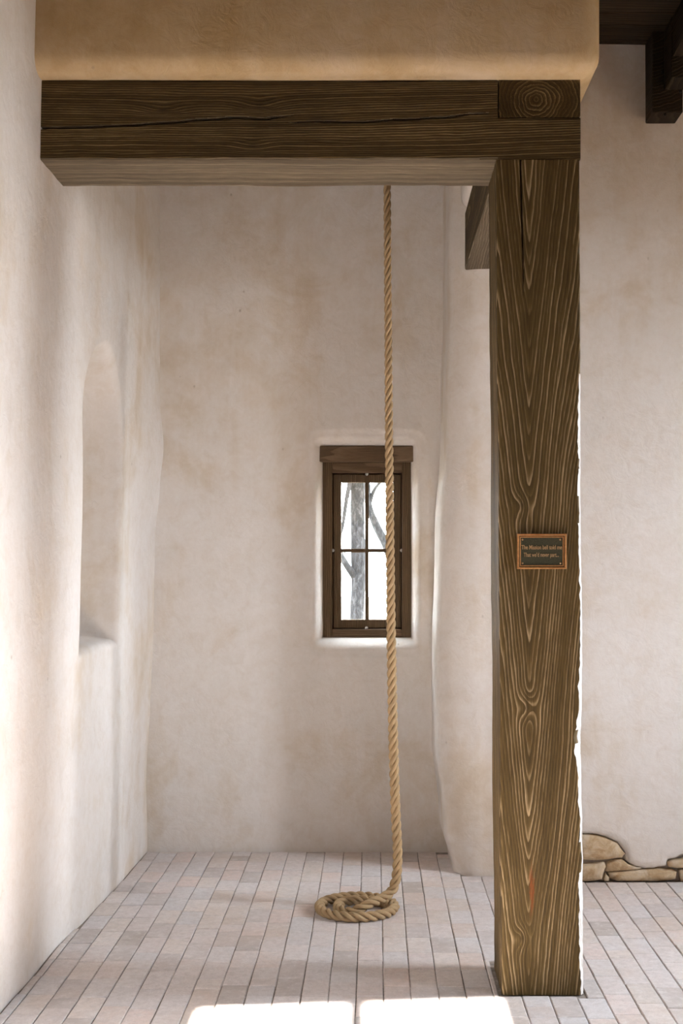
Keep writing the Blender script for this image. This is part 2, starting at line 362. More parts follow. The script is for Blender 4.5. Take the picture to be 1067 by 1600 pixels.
zs = [-0.12] + frange(0, HZ0 - 0.12, 0.03) + frange(HZ0 - 0.12, HZ0, 0.006) + frange(HZ0, HZ1, 0.03) + frange(HZ1, HZ1 + 0.12, 0.006) + frange(HZ1 + 0.12, 5.1, 0.04) + [5.1]
wall_back = grid_mesh('wall_back', xs, zs, wbk, M['plaster_b'], skip=lambda x, z: HX0 < x < HX1 and HZ0 < z < HZ1)
tag(wall_back, 'stained cream plaster wall around the small window', 'wall', kind='structure')

# pier and wall on the right, one swept surface; broken plaster at its foot
SY = 6.215; ks = SY / F
sx_ = lambda x: (x - VX) * ks
sz_ = lambda y: (1378 - y) * ks
EXPO = [(sx_(a), sz_(b)) for a, b in [(880, 1300), (905, 1302), (930, 1303), (955, 1310), (972, 1321), (979, 1337), (983, 1350), (1000, 1356), (1020, 1358), (1040, 1353), (1043, 1345), (1052, 1342), (1067, 1336), (1100, 1334), (1140, 1350), (1140, 1400), (880, 1400)]]
def poly_sd(px, pz, poly):
    d = 1e9; ins = False; n = len(poly)
    for i in range(n):
        ax, az = poly[i]; bx, bz = poly[(i + 1) % n]
        ex, ez = bx - ax, bz - az; t_ = max(0, min(1, ((px - ax) * ex + (pz - az) * ez) / (ex * ex + ez * ez)))
        d = min(d, math.hypot(px - ax - ex * t_, pz - az - ez * t_))
        if (az > pz) != (bz > pz) and px < (bx - ax) * (pz - az) / (bz - az) + ax: ins = not ins
    return -d if ins else d
path = []
for i in range(22): path.append((lerp(0.395, 0.412, i / 22), lerp(7.2, 6.47, i / 22), -1.0, -0.03))
for i in range(17):
    a = i / 16 * math.pi / 2; path.append((0.412 + 0.13 * (1 - math.cos(a)), 6.47 - 0.13 * math.sin(a), -math.cos(a), -math.sin(a)))
for x in frange(0.56, 0.98, 0.035) + frange(0.98, 1.62, 0.008) + frange(1.62, 2.5, 0.06) + frange(2.5, SX + 0.1, 0.25) + [SX + 0.1]:
    path.append((x, interp([(0.54, 6.34), (1.05, SY), (9, SY)], x), 0.0, -1.0))
zs = [-0.12] + frange(-0.02, 0.32, 0.008) + frange(0.32, 5.1, 0.035) + [5.1]
verts = []
for z in zs:
    bulge = interp([(0, 0.0), (0.2, 0.045), (0.65, 0.080), (1.15, 0.088), (1.7, 0.072), (2.35, 0.045), (3.0, 0.025), (3.6, 0.02)], z)
    for (x, y, nx, ny) in path:
        b = bulge * sm(0.1, 0.9, -nx) * 1.0 if nx < 0 else 0
        w = 0.012 * fn(x * 1.6, z * 1.2, y + 60) + 0.004 * fn(x * 5, z * 4, 70 + y)
        px, py = x + nx * (b + w), y + ny * w
        if nx == 0 and 0.95 < x < 1.7 and z < 0.31:
            sd_ = poly_sd(x, z, EXPO) + 0.006 * fn(x * 30, z * 30, 1)
            py += 0.048 * sm(0.006, -0.012, sd_) + 0.008 * sm(0.035, 0.0, sd_)
        verts.append((px, py, z))
n = len(path)
faces = [(j * n + i, j * n + i + 1, (j + 1) * n + i + 1, (j + 1) * n + i) for j in range(len(zs) - 1) for i in range(n - 1)]
wall_right = tag(obj('wall_right', verts, faces, M['plaster'], None, True), 'cream plaster wall and rounded pier with bare stones at its foot', 'wall', kind='structure')
STONES = [
 [(900, 1305), (925, 1306), (945, 1310), (965, 1318), (977, 1335), (972, 1341), (955, 1343), (930, 1345), (900, 1344)],
 [(902, 1352), (930, 1351), (945, 1349), (947, 1355), (941, 1373), (930, 1377), (902, 1378)],
 [(949, 1351), (965, 1346), (974, 1345), (984, 1352), (1004, 1357), (995, 1360), (970, 1362), (948, 1363)],
 [(952, 1365), (975, 1363), (1005, 1360), (1030, 1359), (1050, 1360), (1059, 1364), (1057, 1375), (1030, 1378), (1000, 1378), (965, 1378), (955, 1374)],
 [(1045, 1348), (1055, 1345), (1070, 1343), (1085, 1345), (1085, 1356), (1060, 1357), (1046, 1355)],
 [(1062, 1361), (1075, 1359), (1090, 1360), (1090, 1378), (1065, 1378)],
 [(943, 1374), (948, 1367), (953, 1372), (952, 1378), (945, 1378)]]
for si, pl in enumerate(STONES):
    pts = []
    for i in range(len(pl)):                             # one extra point per side, jittered
        a, b = pl[i], pl[(i + 1) % len(pl)]
        pts.append(a); pts.append(((a[0] + b[0]) / 2 + RND.uniform(-0.7, 0.7), (a[1] + b[1]) / 2 + RND.uniform(-0.6, 0.6)))
    cx = sum(p[0] for p in pts) / len(pts); cy = sum(p[1] for p in pts) / len(pts)
    off = RND.uniform(0.0, 0.012); V = []; Fc = []; m_ = len(pts)
    for sc, yy in ((1.03, 0.045), (1.03, 0.014), (0.95, 0.000), (0.6, -0.007)):
        for p in pts:
            X = sx_(cx + (p[0] - cx) * sc); Z = max(0.0, sz_(cy + (p[1] - cy) * sc))
            V.append((X, SY + yy + off + (0.010 * fn(X * 25, Z * 25, si) if sc < 1 else 0), Z))
    V.append((sx_(cx), SY - 0.008 + off, sz_(cy)))
    for r_ in range(3):
        for i in range(m_): Fc.append((r_ * m_ + i, r_ * m_ + (i + 1) % m_, (r_ + 1) * m_ + (i + 1) % m_, (r_ + 1) * m_ + i))
    for i in range(m_): Fc.append((3 * m_ + i, 3 * m_ + (i + 1) % m_, 4 * m_))
    obj('stone', V, Fc, M['stone'], wall_right, True)

# plaster wall of the bell tower above the two beams (L in plan)
BZ0, BZ1 = kz(249), kz(125)                            # beam underside / top
BF = 4.595; BB = F * (BZ0 - CH) / (HY - 291)            # beam front / back
bm = bmesh.new()
plan = [(-1.45, 4.505), (0.822, 4.505), (0.822, 6.33), (0.44, 6.33), (0.44, 4.95), (-1.45, 4.95)]
lo = [bm.verts.new((x, y, BZ1)) for x, y in plan]; hi = [bm.verts.new((x, y, 5.1)) for x, y in plan]
bot = bm.faces.new(lo[::-1]); bm.faces.new(hi)
for i in range(6): bm.faces.new((lo[i], lo[(i + 1) % 6], hi[(i + 1) % 6], hi[i]))
bm.edges.ensure_lookup_table()
be = [e for e in bm.edges if (e.verts[0].co.z < 4 and e.verts[1].co.z < 4) or (abs(e.verts[0].co.x - 0.822) < 1e-4 and abs(e.verts[1].co.x - 0.822) < 1e-4 and e.verts[0].co.y < 4.6 and e.verts[1].co.y < 4.6)]
bmesh.ops.bevel(bm, geom=be, offset=0.068, segments=7, profile=0.5, affect='EDGES')
lng = [e for e in bm.edges if e.calc_length() > 0.25 and abs(e.verts[0].co.z - e.verts[1].co.z) < 0.01]
bmesh.ops.subdivide_edges(bm, edges=lng, cuts=24, use_grid_fill=True)
for v in bm.verts:
    w = 0.007 * fn(v.co.x * 2.2, v.co.y * 2.2, v.co.z * 2)
    v.co.y += w * sm(BZ1, BZ1 + 0.08, v.co.z); v.co.z += 0.004 * fn(v.co.x * 3, 5, v.co.y) * (1 if v.co.z < 4 else 0)
wall_above = tag(bobj('wall_above', bm, M['ochre'], None, True), 'rounded plaster wall with warm shade put into its ochre colour, resting on the dark timber beam', 'wall', kind='structure')
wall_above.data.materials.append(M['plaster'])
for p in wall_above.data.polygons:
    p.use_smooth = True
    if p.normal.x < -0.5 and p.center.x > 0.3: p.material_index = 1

# hall side wall with doorway, wall behind the camera with high window, ceilings
def wall_boxes(name, boxes, mat, label):
    bm = bmesh.new()
    for b in boxes: add_box(bm, *b)
    return tag(bobj(name, bm, mat), label, 'wall', kind='structure')
wall_boxes('wall_side', [(SX, SX + 0.25, FY - 0.3, SE_Y0, -0.12, 4.4), (SX, SX + 0.25, SE_Y1, SD_Y0, -0.12, 4.4), (SX, SX + 0.25, SD_Y1, 6.7, -0.12, 4.4), (SX, SX + 0.25, SD_Y0, SD_Y1, SD_Z, 4.4), (SX, SX + 0.25, SD_Y0, SD_Y1, -0.12, SD_Z0), (SX, SX + 0.25, SE_Y0, SE_Y1, SE_Z1, 4.4), (SX, SX + 0.25, SE_Y0, SE_Y1, -0.12, SE_Z0)], M['earth'], 'plain earth-coloured side wall with a tall and a slit window')
FO = FY - 0.15
wall_boxes('wall_front', [(-1.6, FD_X0, FO, FY, -0.12, 4.4), (FD_X1, SX + 0.25, FO, FY, -0.12, 4.4), (FD_X0, FD_X1, FO, FY, 3.40, 4.4), (FD_X0, FD_X1, FO, FY, -0.12, 2.05)], M['earth'], 'plain earth-coloured wall around the high window')
bm = bmesh.new()                                        # high window frame: sagging header and middle mullion
add_box(bm, FD_X0, FD_X1, FO, FO + 0.08, 3.27, 3.42)
for v in bm.verts:
    if v.co.z < 3.3: v.co.z = lerp(3.272, 3.335, (v.co.x - FD_X0) / (FD_X1 - FD_X0))
add_box(bm, -0.100, -0.028, FO, FO + 0.05, 2.05, 3.36)
tag(bobj('window_2', bm, M['frame_wood']), 'timber frame of the high window with a middle mullion', 'window', kind='structure')
CZ = CH + (HY - 70) * ks                                # hall ceiling
bm = bmesh.new(); add_box(bm, -1.7, SX + 0.25, FO, 4.60, CZ + 0.05, CZ + 0.30); add_box(bm, 0.75, SX + 0.25, 4.60, 7.3, CZ + 0.05, CZ + 0.30)
ceiling = bobj('ceiling', bm, M['ceil_wood'])
tag(ceiling, 'dark timber plank ceiling over the hall', 'ceiling', kind='structure')
PY = [SY + 0.06] + [F * (CZ - CH) / (HY - y) for y in (64.5, 40, 21, -4, -30, -55, -85)]
for a, b in zip(PY, PY[1:]):
    box_obj('plank', 0.80, SX, b + 0.004, a - 0.004, CZ + RND.uniform(-0.006, 0.006), CZ + 0.055, M['ceil_wood'], ceiling, 0.005, 1)
tower_lid = box_obj('ceiling_alcove', -1.5, 0.9, 4.5, 7.3, 5.0, 5.15, M['plaster']); tag(tower_lid, 'plaster ceiling over the bell rope alcove', 'ceiling', kind='structure')
# outdoors
tag(box_obj('wall_sky_blocker', -9, 9, -7.4, -7.0, -0.2, 6.0, M['blocker']), 'dark rubble wall added out of view to cut sky and low sun', 'wall', kind='structure')  # unseen wall added to cut sky and sun through the high window
ground = tag(box_obj('ground', -40, 40, -40, 60, -0.5, -0.14, M['ground']), 'pale sunlit earth outside the building', 'ground', kind='structure')

# ------------------------------------------------------------------ brick floor
floor = tag(box_obj('floor', -1.6, SX + 0.4, FO, 7.2, -0.12, -0.006, M['joint']), 'worn clay brick paving laid in staggered rows', 'floor', kind='structure')
PX0 = [kx(775.5), kx(784.5)]; PX1 = [kx(905.5), kx(912.5)]    # post: left and right at top, bottom
PB = F * CH / (1511 - HY)
post_rect = (PX0[1] - 0.010, PX1[1] + 0.008, BF - 0.008, PB + 0.012)
CW, BL, G = 0.1013, 0.205, 0.0016
rects = []
ci = -16
while 0.2363 + ci * CW < SX + 0.2:
    x0 = 0.2363 + ci * CW; x1 = x0 + CW
    phase = 4.69 + (0.5 * BL if ci % 2 else 0) + RND.uniform(-0.025, 0.025)
    y = phase - math.ceil((phase - FY) / BL) * BL
    while y < BY:
        a, b = y, y + BL * 1.0
        if RND.random() < 0.06: b = y + BL * 0.5
        y = b
        fl = XL(min(max(a, 4), 6.8), 0) + 0.006
        q = [max(x0, fl), x1, max(a, FY), min(b, BY - 0.013)]
        if q[1] - q[0] < 0.015 or q[3] - q[2] < 0.02: continue
        # stop at the pier / right wall
        xm = (q[0] + q[1]) / 2
        if xm > 0.47:
            lim = interp([(0.54, 6.33), (1.05, SY - 0.004), (9, SY - 0.004)], xm); q[3] = min(q[3], lim)
        elif xm > 0.36: q[3] = min(q[3], 6.80 if xm < 0.4 else 6.46)
        if q[3] - q[2] < 0.02: continue
        px0, px1, py0, py1 = post_rect
        if q[1] > px0 and q[0] < px1 and q[3] > py0 and q[2] < py1:
            if q[0] < px0 - 0.02: rects.append((q[0], px0, q[2], q[3]))
            elif q[1] > px1 + 0.02: rects.append((px1, q[1], q[2], q[3]))
            else:
                if py0 - q[2] > 0.02: rects.append((q[0], q[1], q[2], py0))
                if q[3] - py1 > 0.02: rects.append((q[0], q[1], py1, q[3]))
        else: rects.append(tuple(q))
    ci += 1
def seen(r):
    cx, cy = (r[0] + r[1]) / 2, (r[2] + r[3]) / 2
    if cy < 3.5: return 0
    px = VX + cx * F / cy; py = HY + CH * F / cy
    if not (-25 < px < IW + 20 and py < IH + 22): return 0
    if 0.46 < cx < 1.02 and cy > 5.0 and 787 < px < 905: return 0
    return (r[1] - r[0]) * F / cy * (CH * F / r[2] - CH * F / r[3])
rects.sort(key=lambda r: -seen(r))
def brick_geo(r, rr):
    x0, x1, y0, y1 = r[0] + G, r[1] - G, r[2] + G * 0.6, r[3] - G * 0.6
    cx, cy = (x0 + x1) / 2, (y0 + y1) / 2; hx, hy = (x1 - x0) / 2, (y1 - y0) / 2
    h = rr.uniform(-0.0015, 0.0015); tx, ty = rr.uniform(-0.008, 0.008), rr.uniform(-0.006, 0.006)
    j = lambda s: rr.uniform(-s, s)
    base = [(-hx, -hy), (hx, -hy), (hx, hy), (-hx, hy)]
    base = [(a + j(0.0012), b + j(0.0015)) for a, b in base]
    V = [(a, b, -0.045) for a, b in base] + [(a, b, h - 0.003 + a * tx + b * ty) for a, b in base]
    V += [(a - math.copysign(0.0032, a), b - math.copysign(0.0032, b), h + a * tx + b * ty) for a, b in base]
    Fs = [(8, 9, 10, 11)]
    for i in range(4):
        k = (i + 1) % 4; Fs += [(i, k, 4 + k, 4 + i), (4 + i, 4 + k, 8 + k, 8 + i)]
    return (cx, cy), V, Fs
rv, rf, rt = [], [], []
for i, r in enumerate(rects):
    rr = random.Random(i * 13 + 5)
    (cx, cy), V, Fs = brick_geo(r, rr)
    if i < 300 and seen(r) > 0:
        b = obj('brick', V, Fs, M['brick'], floor); b.location = (cx, cy, 0)
    else:
        o_ = len(rv); rv += [(x + cx, y + cy, z) for x, y, z in V]; rf += [tuple(o_ + q for q in f) for f in Fs]; rt += [rr.random()] * len(V)
rest = obj('brick_paving', rv, rf, M['brick_far'], floor); rest['kind'] = 'stuff'
at = rest.data.attributes.new('tone', 'FLOAT', 'POINT'); at.data.foreach_set('value', rt)

# ------------------------------------------------------------------ window
win = empty('window_1', ((HX0 + HX1) / 2, WY, wz(997)))
tag(win, 'small four-pane wooden casement window with a plain header board', 'window', kind='structure')
def wpart(name, xa, xb, ya, yb, d0, d1, mat, bev=0.003, parent=win):
    """pixel rectangle on the window plane, d0..d1 = depth in front of/behind it"""
    o = box_obj(name, wx(xa), wx(xb), WY + d0, WY + d1, wz(yb), wz(ya), mat, None, bev, 2)
    adopt(o, parent); return o
adopt(box_obj('header', wx(497.5), wx(648), WY - 0.045, WY + 0.05, wz(722.5), wz(697.5), M['header_wood'], None, 0.005), win)
wpart('jamb', 503.5, 519, 722.5, 996.5, 0.0, 0.10, M['frame_wood']); wpart('jamb', 628, 642.5, 722.5, 996.5, 0.0, 0.10, M['frame_wood'])
wpart('head_rail', 519, 628, 722.5, 739, 0.001, 0.10, M['header_wood']); wpart('sill_rail', 519, 628, 983, 996.5, 0.001, 0.10, M['header_wood'])
sash_bm = bmesh.new()
for (xa, xb, ya, yb) in ((521, 533, 741, 981.5), (614.5, 626.5, 741, 981.5), (533, 614.5, 741, 753.5), (533, 614.5, 968.5, 981.5)):
    add_box(sash_bm, wx(xa), wx(xb), WY + 0.022, WY + 0.07, wz(yb), wz(ya), 0.003, 2)
sash = bobj('sash', sash_bm, M['frame_wood']); adopt(sash, win)
bk = bmesh.new()                                         # dark stop behind the gap round the sash
for (xa, xb, ya, yb) in ((517, 524, 737, 985), (623, 630, 737, 985), (517, 630, 737, 744), (517, 630, 978, 985)):
    add_box(bk, wx(xa), wx(xb), WY + 0.06, WY + 0.085, wz(yb), wz(ya))
adopt(bobj('stop_bead', bk, M['frame_wood']), win)
def sub(o):
    o.parent = sash
    return o
sub(box_obj('muntin', wx(570.3), wx(576.2), WY + 0.028, WY + 0.06, wz(968.5), wz(753.5), M['frame_wood'], None, 0.003))
for xa, xb in ((533, 570.3), (576.2, 614.5)):
    sub(box_obj('muntin', wx(xa), wx(xb), WY + 0.030, WY + 0.058, wz(863.3), wz(857.2), M['header_wood'], None, 0.003))
for xa, xb in ((531.5, 571.5), (575, 616)):
    for ya, yb in ((752, 858.5), (862, 970)):
        sub(box_obj('pane', wx(xa), wx(xb), WY + 0.044, WY + 0.047, wz(yb), wz(ya), M['glass']))
for (px, py, vert) in ((520, 860, 1), (627.5, 860, 1), (573, 740.5, 0), (572.5, 981.5, 0)):
    bm = bmesh.new()
    bmesh.ops.create_cone(bm, cap_ends=True, segments=14, radius1=0.0095, radius2=0.008, depth=0.008, matrix=Matrix.Translation((wx(px), WY + 0.012, wz(py))) @ Matrix.Rotation(math.pi / 2, 4, 'X'))
    bmesh.ops.create_uvsphere(bm, u_segments=8, v_segments=6, radius=0.0045, matrix=Matrix.Translation((wx(px), WY + 0.007, wz(py))))
    adopt(bobj('turn_button', bm, M['zinc']), win)

# ------------------------------------------------------------------ timbers
def sweep(name, section, ts, place, mat, parent=None, under=None):
    """section: closed loop of (u, v); place(t, u, v, i) -> point"""
    n_ = len(section); V = []; Fs = []
    for t_ in ts:
        for i, (u, v) in enumerate(section): V.append(place(t_, u, v, i))
    for j in range(len(ts) - 1):
        for i in range(n_):
            Fs.append((j * n_ + i, j * n_ + (i + 1) % n_, (j + 1) * n_ + (i + 1) % n_, (j + 1) * n_ + i))
    Fs.append(tuple(range(n_))[::-1]); b = (len(ts) - 1) * n_; Fs.append(tuple(range(b, b + n_)))
    o = obj(name, V, Fs, mat, parent)
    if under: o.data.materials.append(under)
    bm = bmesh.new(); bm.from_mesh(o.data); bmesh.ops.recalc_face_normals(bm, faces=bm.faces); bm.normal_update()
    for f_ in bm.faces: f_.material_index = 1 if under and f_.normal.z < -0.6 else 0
    bm.to_mesh(o.data); bm.free()
    return o
def rect_section(u0, u1, v0, v1, c, nu, nv):
    """rounded rectangle, counter-clockwise, c = arris"""
    P = []
    def side(a, b, n_):
        for i in range(n_): P.append((lerp(a[0], b[0], i / n_), lerp(a[1], b[1], i / n_)))
    side((u0 + c, v0), (u1 - c, v0), nu); side((u1 - c, v0), (u1, v0 + c), 2)
    side((u1, v0 + c), (u1, v1 - c), nv); side((u1, v1 - c), (u1 - c, v1), 2)
    side((u1 - c, v1), (u0 + c, v1), nu); side((u0 + c, v1), (u0, v1 - c), 2)
    side((u0, v1 - c), (u0, v0 + c), nv); side((u0, v0 + c), (u0 + c, v0), 2)
    return P

LAPX, LAPZ = kx(778.5), kz(183.5); BR = kx(907)
crackA = [(kx(a), kz(b)) for a, b in ((60, 200), (120, 199), (200, 196), (260, 192), (320, 187), (370, 184), (410, 186), (442, 182), (465, 178))]
crackB = [(kx(a), kz(b)) for a, b in ((448, 191), (500, 190), (560, 191), (620, 187), (690, 184), (740, 178), (772, 176))]
def crack_d(x, z):
    best = 0.0
    for ck, wd in ((crackA, 0.0048), (crackB, 0.0036)):
        if ck[0][0] - 0.01 < x < ck[-1][0] + 0.01:
            zc = interp(ck, x) + 0.0016 * fn(x * 40, 0, 1)
            tp = sm(ck[-1][0], ck[-1][0] - 0.12, x) * (1 if ck is crackA else sm(ck[0][0], ck[0][0] + 0.06, x))
            wd2 = wd * (0.35 + 0.65 * tp)
            best = max(best, sm(wd2, wd2 * 0.3, abs(z - zc)) * tp)
    return best
def lint_place(t_, u, v, i):      # u = Y, v = Z
    e = 0.005 * fn(t_ * 3, v * 4, u * 4) + 0.0025 * fn(t_ * 14, v * 20, u * 20)
    y = u; z = v
    front = u < BF + 0.004
    if v < BZ0 + 0.012 or v > BZ1 - 0.012: z += e * 0.9
    y += (0.6 * e if front else 0)
    if front: y += 0.040 * crack_d(t_, v)
    return (t_, y, z)
sec = rect_section(BF, BB, BZ0, BZ1, 0.006, 14, 120)
tss = frange(-1.30, LAPX - 0.002, 0.011) + [LAPX - 0.002]
lin_root = empty('lintel_beam', (-0.2, 4.75, BZ0))
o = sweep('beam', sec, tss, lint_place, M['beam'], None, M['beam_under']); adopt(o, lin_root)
sec2 = rect_section(BF, BB, BZ0, LAPZ, 0.004, 14, 50)
o = sweep('lap_end', sec2, frange(LAPX - 0.002, BR, 0.012) + [BR], lint_place, M['beam']); adopt(o, lin_root)
tag(lin_root, 'long dark cracked timber beam spanning from plaster wall to post', 'beam')

side_root = empty('side_beam', (0.6, 5.5, BZ0))
def side_place(t_, u, v, i):      # t = Y, u = X, v = Z
    e = 0.004 * fn(t_ * 3 + 9, v * 5, u * 5)
    return (u + e * 0.6, t_, v + e * 0.5)
o = sweep('lap_end', rect_section(LAPX + 0.002, BR - 0.001, LAPZ + 0.0015, BZ1 + 0.006, 0.005, 24, 14), [BF + 0.001 + 0.02 * i for i in range(17)] + [BB + 0.003], side_place, M['side_beam']); adopt(o, side_root)
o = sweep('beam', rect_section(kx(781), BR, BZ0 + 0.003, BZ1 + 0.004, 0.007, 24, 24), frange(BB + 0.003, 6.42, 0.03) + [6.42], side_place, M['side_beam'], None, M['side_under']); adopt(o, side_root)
tag(side_root, 'short dark timber beam running back from post top to plaster pier', 'beam')

# post: ragged arrises, paler splintered right edge
def post_edges(z):
    t_ = z / BZ0
    x0 = lerp(PX0[1], PX0[0], t_) + 0.0035 * fn(z * 2.2, 1, 4) + 0.0015 * fn(z * 12, 1, 4)
    x1 = lerp(PX1[1], PX1[0], t_) + 0.0045 * fn(z * 1.9, 7, 2) + 0.0012 * fn(z * 15, 3, 2)
    return x0, x1
def post_chip(z):                # width of the split-away right arris
    c = 0.012 + 0.010 * fn(z * 1.7, 30, 1) + 0.007 * fn(z * 9, 31, 1) + 0.007 * fn(z * 33, 32, 1)
    c += 0.014 * math.exp(-((z - 0.92) / 0.12) ** 2)
    return max(0.003, c * lerp(1.0, 0.35, sm(1.9, 2.5, z)))
Vp, Fp, mats = [], [], []
zl = frange(0.0, BZ0 - 0.001, 0.0125) + [BZ0 - 0.001]
NF, NS = 26, 18
def check_groove(x, z):           # drying check at the head of the post
    if z < 2.55: return 0.0
    xc = kx(813.5) + 0.010 * sm(3.07, 2.6, z) + 0.002 * fn(z * 18, 2, 2)
    return sm(0.0035, 0.001, abs(x - xc)) * sm(2.55, 2.75, z)
for z in zl:
    x0, x1 = post_edges(z); ch = post_chip(z); row = []
    yf = BF + 0.004 * fn(z * 1.5, 2, 9)
    lr = 0.008 + 0.004 * fn(z * 5, 44, 2)
    xcg = kx(813.5) + 0.010 * sm(3.07, 2.6, z)
    frx = sorted([lerp(x0 + lr, x1 - ch, i / NF) for i in range(NF + 1)] + [xcg - 0.004, xcg - 0.001, xcg + 0.001, xcg + 0.004])
    for x in frx:
        row.append((x, yf + 0.0018 * fn(x * 30, z * 3, 6) + 0.025 * check_groove(x, z), z))
    cy = ch * 1.5
    row.append((x1 - ch * 0.45 + 0.002 * fn(z * 40, 1, 1), yf + cy * 0.6 + 0.003 * fn(z * 27, 5, 1), z)); row.append((x1, yf + cy, z))
    for i in range(1, NS): row.append((x1 + 0.002 * fn(z * 3, i * 0.3, 12), lerp(yf + cy, PB - 0.006, i / NS), z))
    row.append((x1 - 0.004, PB, z)); row.append((x0 + 0.006, PB, z))
    for i in range(NS + 1): row.append((x0 + 0.002 * fn(z * 3, i * 0.3, 22), lerp(PB - 0.008, yf + lr, i / NS), z))
    Vp += row; NR_ = len(row)
NFc = NF + 4
for j in range(len(zl) - 1):
    for i in range(NR_):
        Fp.append((j * NR_ + i, j * NR_ + (i + 1) % NR_, (j + 1) * NR_ + (i + 1) % NR_, (j + 1) * NR_ + i))
        zc_ = zl[j]; mats.append(1 if (zc_ < 2.28 and (i == NFc + 1 or (i == NFc and fn(zc_ * 7, 3, 50) > -0.18))) else 0)
Fp.append(tuple(range(NR_))[::-1]); b = (len(zl) - 1) * NR_; Fp.append(tuple(range(b, b + NR_))); mats += [0, 0]
post_root = empty('post', (0.62, 4.75, 0))
shaft = obj('shaft', Vp, Fp, M['post']); adopt(shaft, post_root)
shaft.data.materials.append(M['pale_wood']); shaft.data.polygons.foreach_set('material_index', mats)
tag(post_root, 'thick square weathered timber post with deep grain and splintered edge', 'post')

# corbel and ceiling beam in the upper right corner
cb = empty('ceiling_beam', (1.45, 6.0, 3.77)); tag(cb, 'dark timber ceiling beam on a stepped wall bracket', 'beam')
CBZ = CH + (HY - 193) * ks
adopt(box_obj('bracket_block', sx_(1008.5), sx_(1055), 6.06, SY + 0.05, CBZ, CZ + 0.02, M['corbel_wood'], None, 0.006), cb)
adopt(box_obj('corbel', 1.405, 1.545, 5.90, 6.062, 3.885, CZ + 0.02, M['corbel_wood'], None, 0.006), cb)
adopt(box_obj('beam', 1.41, 1.56, FY + 0.02, 6.062, 3.985, CZ + 0.03, M['corbel_wood'], None, 0.008), cb)
for (px, py, yy) in ((1039, 179, 6.06), (1035, 113, 6.06), (1063, 143, 5.90)):
    bm = bmesh.new(); s_ = yy / F
    bmesh.ops.create_uvsphere(bm, u_segments=10, v_segments=6, radius=0.008, matrix=Matrix.Translation(((px - VX) * s_, yy - 0.001, CH + (HY - py) * s_)))
    adopt(bobj('bolt', bm, M['iron'], None, True), cb)

# ------------------------------------------------------------------ rope
ctrl = []
RY = 5.70
rx = lambda px: (px - VX) * RY / F
rz = lambda py: CH + (HY - py) * RY / F
for px, py in ((604, -60), (604.5, 120), (605, 300), (606.5, 500), (608, 700), (609.5, 876), (612, 1040), (615, 1180), (618.5, 1280), (621, 1335)):
    ctrl.append(Vector((rx(px), RY, rz(py))))
ctrl[0].z = 5.02
ctrl.append(Vector((rx(619), RY, 0.155))); ctrl.append(Vector((0.080, RY - 0.005, 0.095)))
CXc, CYc = -0.079, 5.690
def ring(cx, cy, r, deg, z): a = math.radians(deg); return Vector((cx + r * math.cos(a), cy + r * math.sin(a), z))
ctrl += [Vector((0.040, 5.660, 0.072)), Vector((-0.01, 5.605, 0.066)), Vector((-0.06, 5.582, 0.046))]
for d, z in ((-115, 0.026), (-140, 0.0236), (-165, 0.0236), (-190, 0.0236), (-215, 0.026), (-240, 0.026), (-265, 0.0236), (-290, 0.0236)):
    ctrl.append(ring(-0.062, 5.690, 0.106, d, z))
for d, r, z in ((-320, 0.118, 0.0236), (-345, 0.138, 0.0236), (-370, 0.160, 0.0236)): ctrl.append(ring(-0.072, 5.692, r, d, z))
for d in range(-395, -730, -25): ctrl.append(ring(CXc, CYc, 0.172, d, 0.0236))
def catmull(P, step):
    out = []
    for i in range(len(P) - 1):
        p0 = P[max(i - 1, 0)]; p1 = P[i]; p2 = P[i + 1]; p3 = P[min(i + 2, len(P) - 1)]
        n_ = max(2, int((p2 - p1).length / step))
        d = lambda a, b: max((b - a).length, 1e-5) ** 0.5
        t0 = 0; t1 = t0 + d(p0, p1) if i else -0.0; 
        if i == 0: p0 = p1 - (p2 - p1); t1 = d(p0, p1)
        if i == len(P) - 2: p3 = p2 + (p2 - p1)
        t2 = t1 + d(p1, p2); t3 = t2 + d(p2, p3)
        for k in range(n_):
            t_ = lerp(t1, t2, k / n_)
            A1 = p0 * ((t1 - t_) / (t1 - t0)) + p1 * ((t_ - t0) / (t1 - t0)); A2 = p1 * ((t2 - t_) / (t2 - t1)) + p2 * ((t_ - t1) / (t2 - t1)); A3 = p2 * ((t3 - t_) / (t3 - t2)) + p3 * ((t_ - t2) / (t3 - t2))
            B1 = A1 * ((t2 - t_) / (t2 - t0)) + A2 * ((t_ - t0) / (t2 - t0)); B2 = A2 * ((t3 - t_) / (t3 - t1)) + A3 * ((t_ - t1) / (t3 - t1))
            out.append(B1 * ((t2 - t_) / (t2 - t1)) + B2 * ((t_ - t1) / (t2 - t1)))
    out.append(P[-1]); return out
line = catmull(ctrl, 0.0065)
rope = empty('bell_rope', (CXc, CYc, 0)); tag(rope, 'thick twisted tan bell rope hanging down into a coil on the floor', 'rope')
tan = [(line[min(i + 1, len(line) - 1)] - line[max(i - 1, 0)]).normalized() for i in range(len(line))]
nrm = [Vector((1, 0, 0))]
for i in range(1, len(line)):
    v = nrm[-1] - tan[i] * nrm[-1].dot(tan[i]); nrm.append(v.normalized())
L = [0.0]
for a, b in zip(line, line[1:]): L.append(L[-1] + (b - a).length)
Ltot = L[-1]; PITCH = 0.125; NC = 12
hair_v, hair_f = [], []
